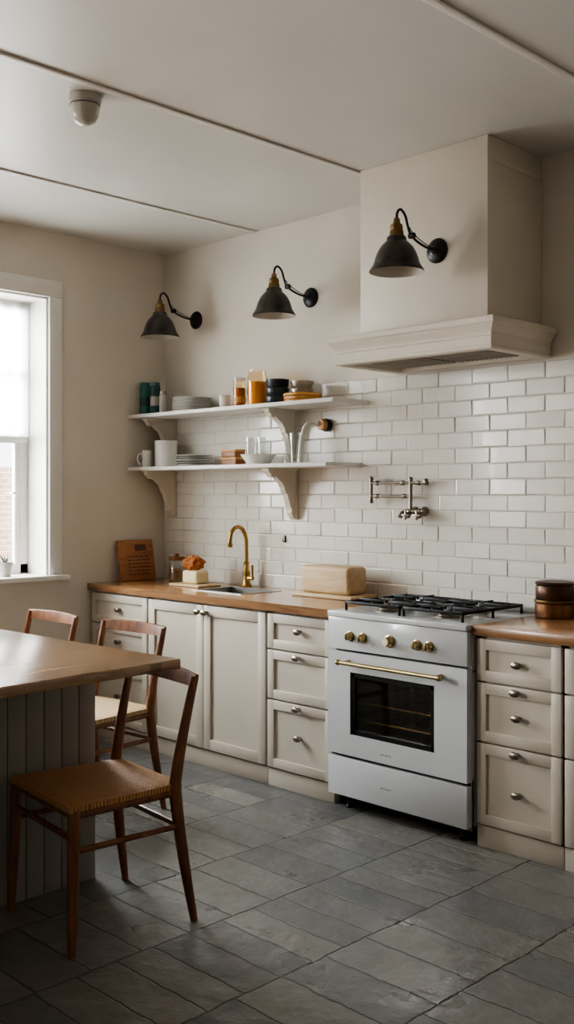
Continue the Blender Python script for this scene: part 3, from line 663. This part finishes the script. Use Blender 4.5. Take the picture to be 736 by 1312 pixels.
# right canister
cxr,cyr=2.905,-.11
t=thing('round_canister',(cxr,cyr,T),'round dark bronze and copper canister at the right edge of the counter','canister')
MB().lathe([(0,T),(.082,T),(.086,T+.004),(.087,T+.03),(.086,T+.062),(.082,T+.066),(0,T+.066)],(cxr,cyr,0),44).build('lower_bowl',M['copper'],t)
MB().lathe([(.082,T+.0665),(.088,T+.0665),(.089,T+.07),(.088,T+.078),(.082,T+.078)],(cxr,cyr,0),44).build('copper_band',M['neck_brass'],t)
MB().lathe([(0,T+.0785),(.08,T+.0785),(.083,T+.083),(.083,T+.135),(.079,T+.142),(0,T+.143)],(cxr,cyr,0),44).build('upper_bowl',M['bronze'],t)
MB().lathe([(0,T+.1432),(.075,T+.1432),(.084,T+.146),(.085,T+.152),(.08,T+.158),(.03,T+.162),(0,T+.162)],(cxr,cyr,0),44).build('lid',M['bronze'],t)
# window sill pot
t=thing('sill_pot',(-.06,-1.12,WZ0),'small grey pot with seedling on the window sill','pot')
MB().lathe([(0,WZ0),(.032,WZ0),(.044,WZ0+.07),(.047,WZ0+.085),(.042,WZ0+.085),(.038,WZ0+.07),(0,WZ0+.065)],(-.06,-1.12,0),26).build('pot',M['grey_ceramic'],t)
b=MB()
for k in range(9):
    a=k*.7; b.tube([(-.06,-1.12,WZ0+.06),(-.06+.015*math.cos(a),-1.12+.015*math.sin(a),WZ0+.1),(-.06+.035*math.cos(a),-1.12+.035*math.sin(a),WZ0+.125)],[.0015,.004,.0008],5,2)
b.build('leaves',M['dteal'],t)
# smoke detector
t=thing('smoke_detector',(1.91,-1.9,CEIL-.0005),'round white smoke detector dome on the ceiling','smoke detector')
z=CEIL-.0005
MB().lathe([(0,z),(.062,z),(.064,z-.005),(.064,z-.024),(.058,z-.03),(0,z-.03)],(1.91,-1.9,0),40).build('base',M['grey_ceramic'],t)
MB().lathe([(0,z-.0305),(.056,z-.0305),(.057,z-.05),(.052,z-.08),(.04,z-.1),(.02,z-.112),(0,z-.115)],(1.91,-1.9,0),40).build('dome',M['grey_ceramic'],t)
MB().lathe([(.0575,z-.036),(.060,z-.038),(.0575,z-.04)],(1.91,-1.9,0),40).build('vent_ring',M['mark'],t)
# ------------------------------------------------------------------ island
isl=thing('kitchen_island',(1.6,-2.75,0),'kitchen island with oak top and grey tongue-and-groove base','island')
ia=math.radians(2.5)
cor=Vector((2.475,-1.88,0))
Rm=Matrix.Translation(cor)@Matrix.Rotation(ia,4,'Z')
MB().box(-1.9,0,-1.75,0,.855,.89,.005,3,M=Rm).build('island_top',M['island_top'],isl)
bxr,byr=1.99,-1.905
b=MB(); b.box(.75,bxr-.006,-3.35,byr-.006,0,.854)
y=byr
while y>-3.35: b.box(bxr-.007,bxr,max(y-.0725,-3.35),y-.001,.0,.854,.0018); y-=.075
x=bxr
while x>.75: b.box(max(x-.0725,.75),x-.001,byr-.007,byr,.0,.854,.0018); x-=.075
b.build('island_base',M['island'],isl)
# ------------------------------------------------------------------ chairs
def chair():
    c=thing('dining_chair',(0,0,0))
    SZ=.018
    t=bmesh.new(); n=14; g=[]
    for j in range(n+1):
        v=j/n; y=-.235+v*.435; hw=.235-.025*v
        row=[]
        for i in range(n+1):
            u=2*i/n-1; dip=-.012*(1-u*u)*(1-(2*v-1)**2)
            ed=.006*max(0,(abs(u)-.9)/.1)**2+.006*max(0,(abs(2*v-1)-.9)/.1)**2
            row.append(t.verts.new((u*hw,y,.462+SZ+dip-ed)))
        g.append(row)
    for j in range(n):
        for i in range(n): t.faces.new((g[j][i],g[j][i+1],g[j+1][i+1],g[j+1][i]))
    ret=bmesh.ops.extrude_face_region(t,geom=t.faces[:]); 
    for v in ret['geom']:
        if isinstance(v,bmesh.types.BMVert): v.co.z=.437+SZ
    m=MB(); m.merge(t); m.build('seat',M['rush_tan'],c,sharp=50)
    f=MB(); zf=.424+SZ; f.tube([(-.222,-.215,zf),(.222,-.215,zf)],.013,10); f.tube([(-.2,.178,zf),(.2,.178,zf)],.013,10)
    for s in (-1,1): f.tube([(s*.222,-.215,zf),(s*.203,.178,zf)],.013,10)
    f.build('seat_frame',M['chair'],c)
    for s in (-1,1):
        MB().tube([(s*.232,-.228,0),(s*.225,-.219,.22),(s*.220,-.213,.43),(s*.220,-.213,.462)],[.013,.019,.021,.018],12,3).build('leg',M['chair'],c)
        MB().tube([(s*.237,.232,0),(s*.222,.198,.22),(s*.208,.176,.43),(s*.207,.18,.51),(s*.213,.212,.68),(s*.218,.248,.835)],[.013,.019,.022,.021,.017,.014],12,4).build('leg',M['chair'],c)
        MB().tube([(s*.227,-.222,.33),(s*.216,.187,.33)],[.010,.010],10).build('stretcher',M['chair'],c)
    MB().tube([(-.224,-.219,.37),(.224,-.219,.37)],.0105,10).build('stretcher',M['chair'],c)
    MB().tube([(-.214,.186,.33),(.214,.186,.33)],.0105,10).build('stretcher',M['chair'],c)
    t=bmesh.new(); n=16; rings=[]
    for k in range(n+1):
        u=2*k/n-1; x=u*.228; y=.242+.028*(1-u*u); hh=.022+.005*(1-u*u)
        rings.append([t.verts.new(p) for p in ((x,y-.009,.822-hh),(x,y+.007,.822-hh),(x,y+.011,.822),(x,y+.016,.822+hh-.004),(x,y+.008,.822+hh),(x,y+.0,.822+hh-.003),(x,y-.005,.822))])
    for a,b_ in zip(rings,rings[1:]):
        for k in range(7): t.faces.new((a[k],a[(k+1)%7],b_[(k+1)%7],b_[k]))
    t.faces.new(rings[0]); t.faces.new(rings[-1])
    m=MB(); m.merge(t); m.build('backrest',M['chair'],c,sharp=50)
    return c
c1=chair(); c2=copy_tree(c1); c3=copy_tree(c1); GC='wooden chairs around the island'
c1.location=(2.295,-2.093,0); c1.rotation_euler.z=math.radians(-6.5); tag(c1,'brown wooden dining chair with tan woven seat, nearest and fully visible','chair',GC)
c2.location=(1.27,-1.43,0); c2.rotation_euler.z=math.radians(4); tag(c2,'wooden dining chair with pale woven seat between the island and the sink cabinet','chair',GC)
c3.location=(.62,-1.48,0); tag(c3,'wooden dining chair by the window, only its back showing above the island','chair',GC)
for c in (c2,c3):
    for ch in c.children:
        if ch.name.startswith('seat') and not ch.name.startswith('seat_frame'):
            ch.data=ch.data.copy(); ch.data.materials[0]=M['rush_pale']
# ------------------------------------------------------------------ light
def area(name,loc,rot,sx,sy,power,col):
    l=bpy.data.lights.new(name,'AREA'); l.shape='RECTANGLE'; l.size=sx; l.size_y=sy; l.energy=power; l.color=col
    o=bpy.data.objects.new(name,l); COL.objects.link(o); o.location=loc; o.rotation_euler=rot; return o
area('daylight_left',(-1.5,-1.7,2.5),(0,math.radians(-70),0),2.4,2.4,950,(1,.99,.98))
area('fill_near',(-1.3,-4.5,2.35),(0,math.radians(-80),math.radians(16)),2.0,1.8,700,(1,.98,.955))  # added fill from the near left, through the unseen window
sl=bpy.data.lights.new('sun','SUN'); sl.energy=6; sl.angle=math.radians(3); so=bpy.data.objects.new('sun',sl); COL.objects.link(so)
so.rotation_euler=(0,math.radians(52),0); so.location=(0,0,8)     # from the +x side: lights the house across the street only
W=bpy.data.worlds.new('World'); scn.world=W; W.use_nodes=True
bg=W.node_tree.nodes['Background']; bg.inputs['Color'].default_value=(.94,.97,1,1); bg.inputs['Strength'].default_value=5.0
scn.view_settings.view_transform='AgX'
scn.view_settings.look='AgX - Medium High Contrast'
scn.view_settings.exposure=0.0
# ------------------------------------------------------------------ camera
cam=bpy.data.cameras.new('Camera'); co=bpy.data.objects.new('Camera',cam); COL.objects.link(co)
co.location=(CX,CY,CZ); co.rotation_euler=(PI/2,0,PI/4)
cam.sensor_fit='VERTICAL'; cam.sensor_height=24; cam.lens=24*F/1312; cam.shift_y=-(656-HOR)/1312
cam.clip_start=.05
scn.camera=co
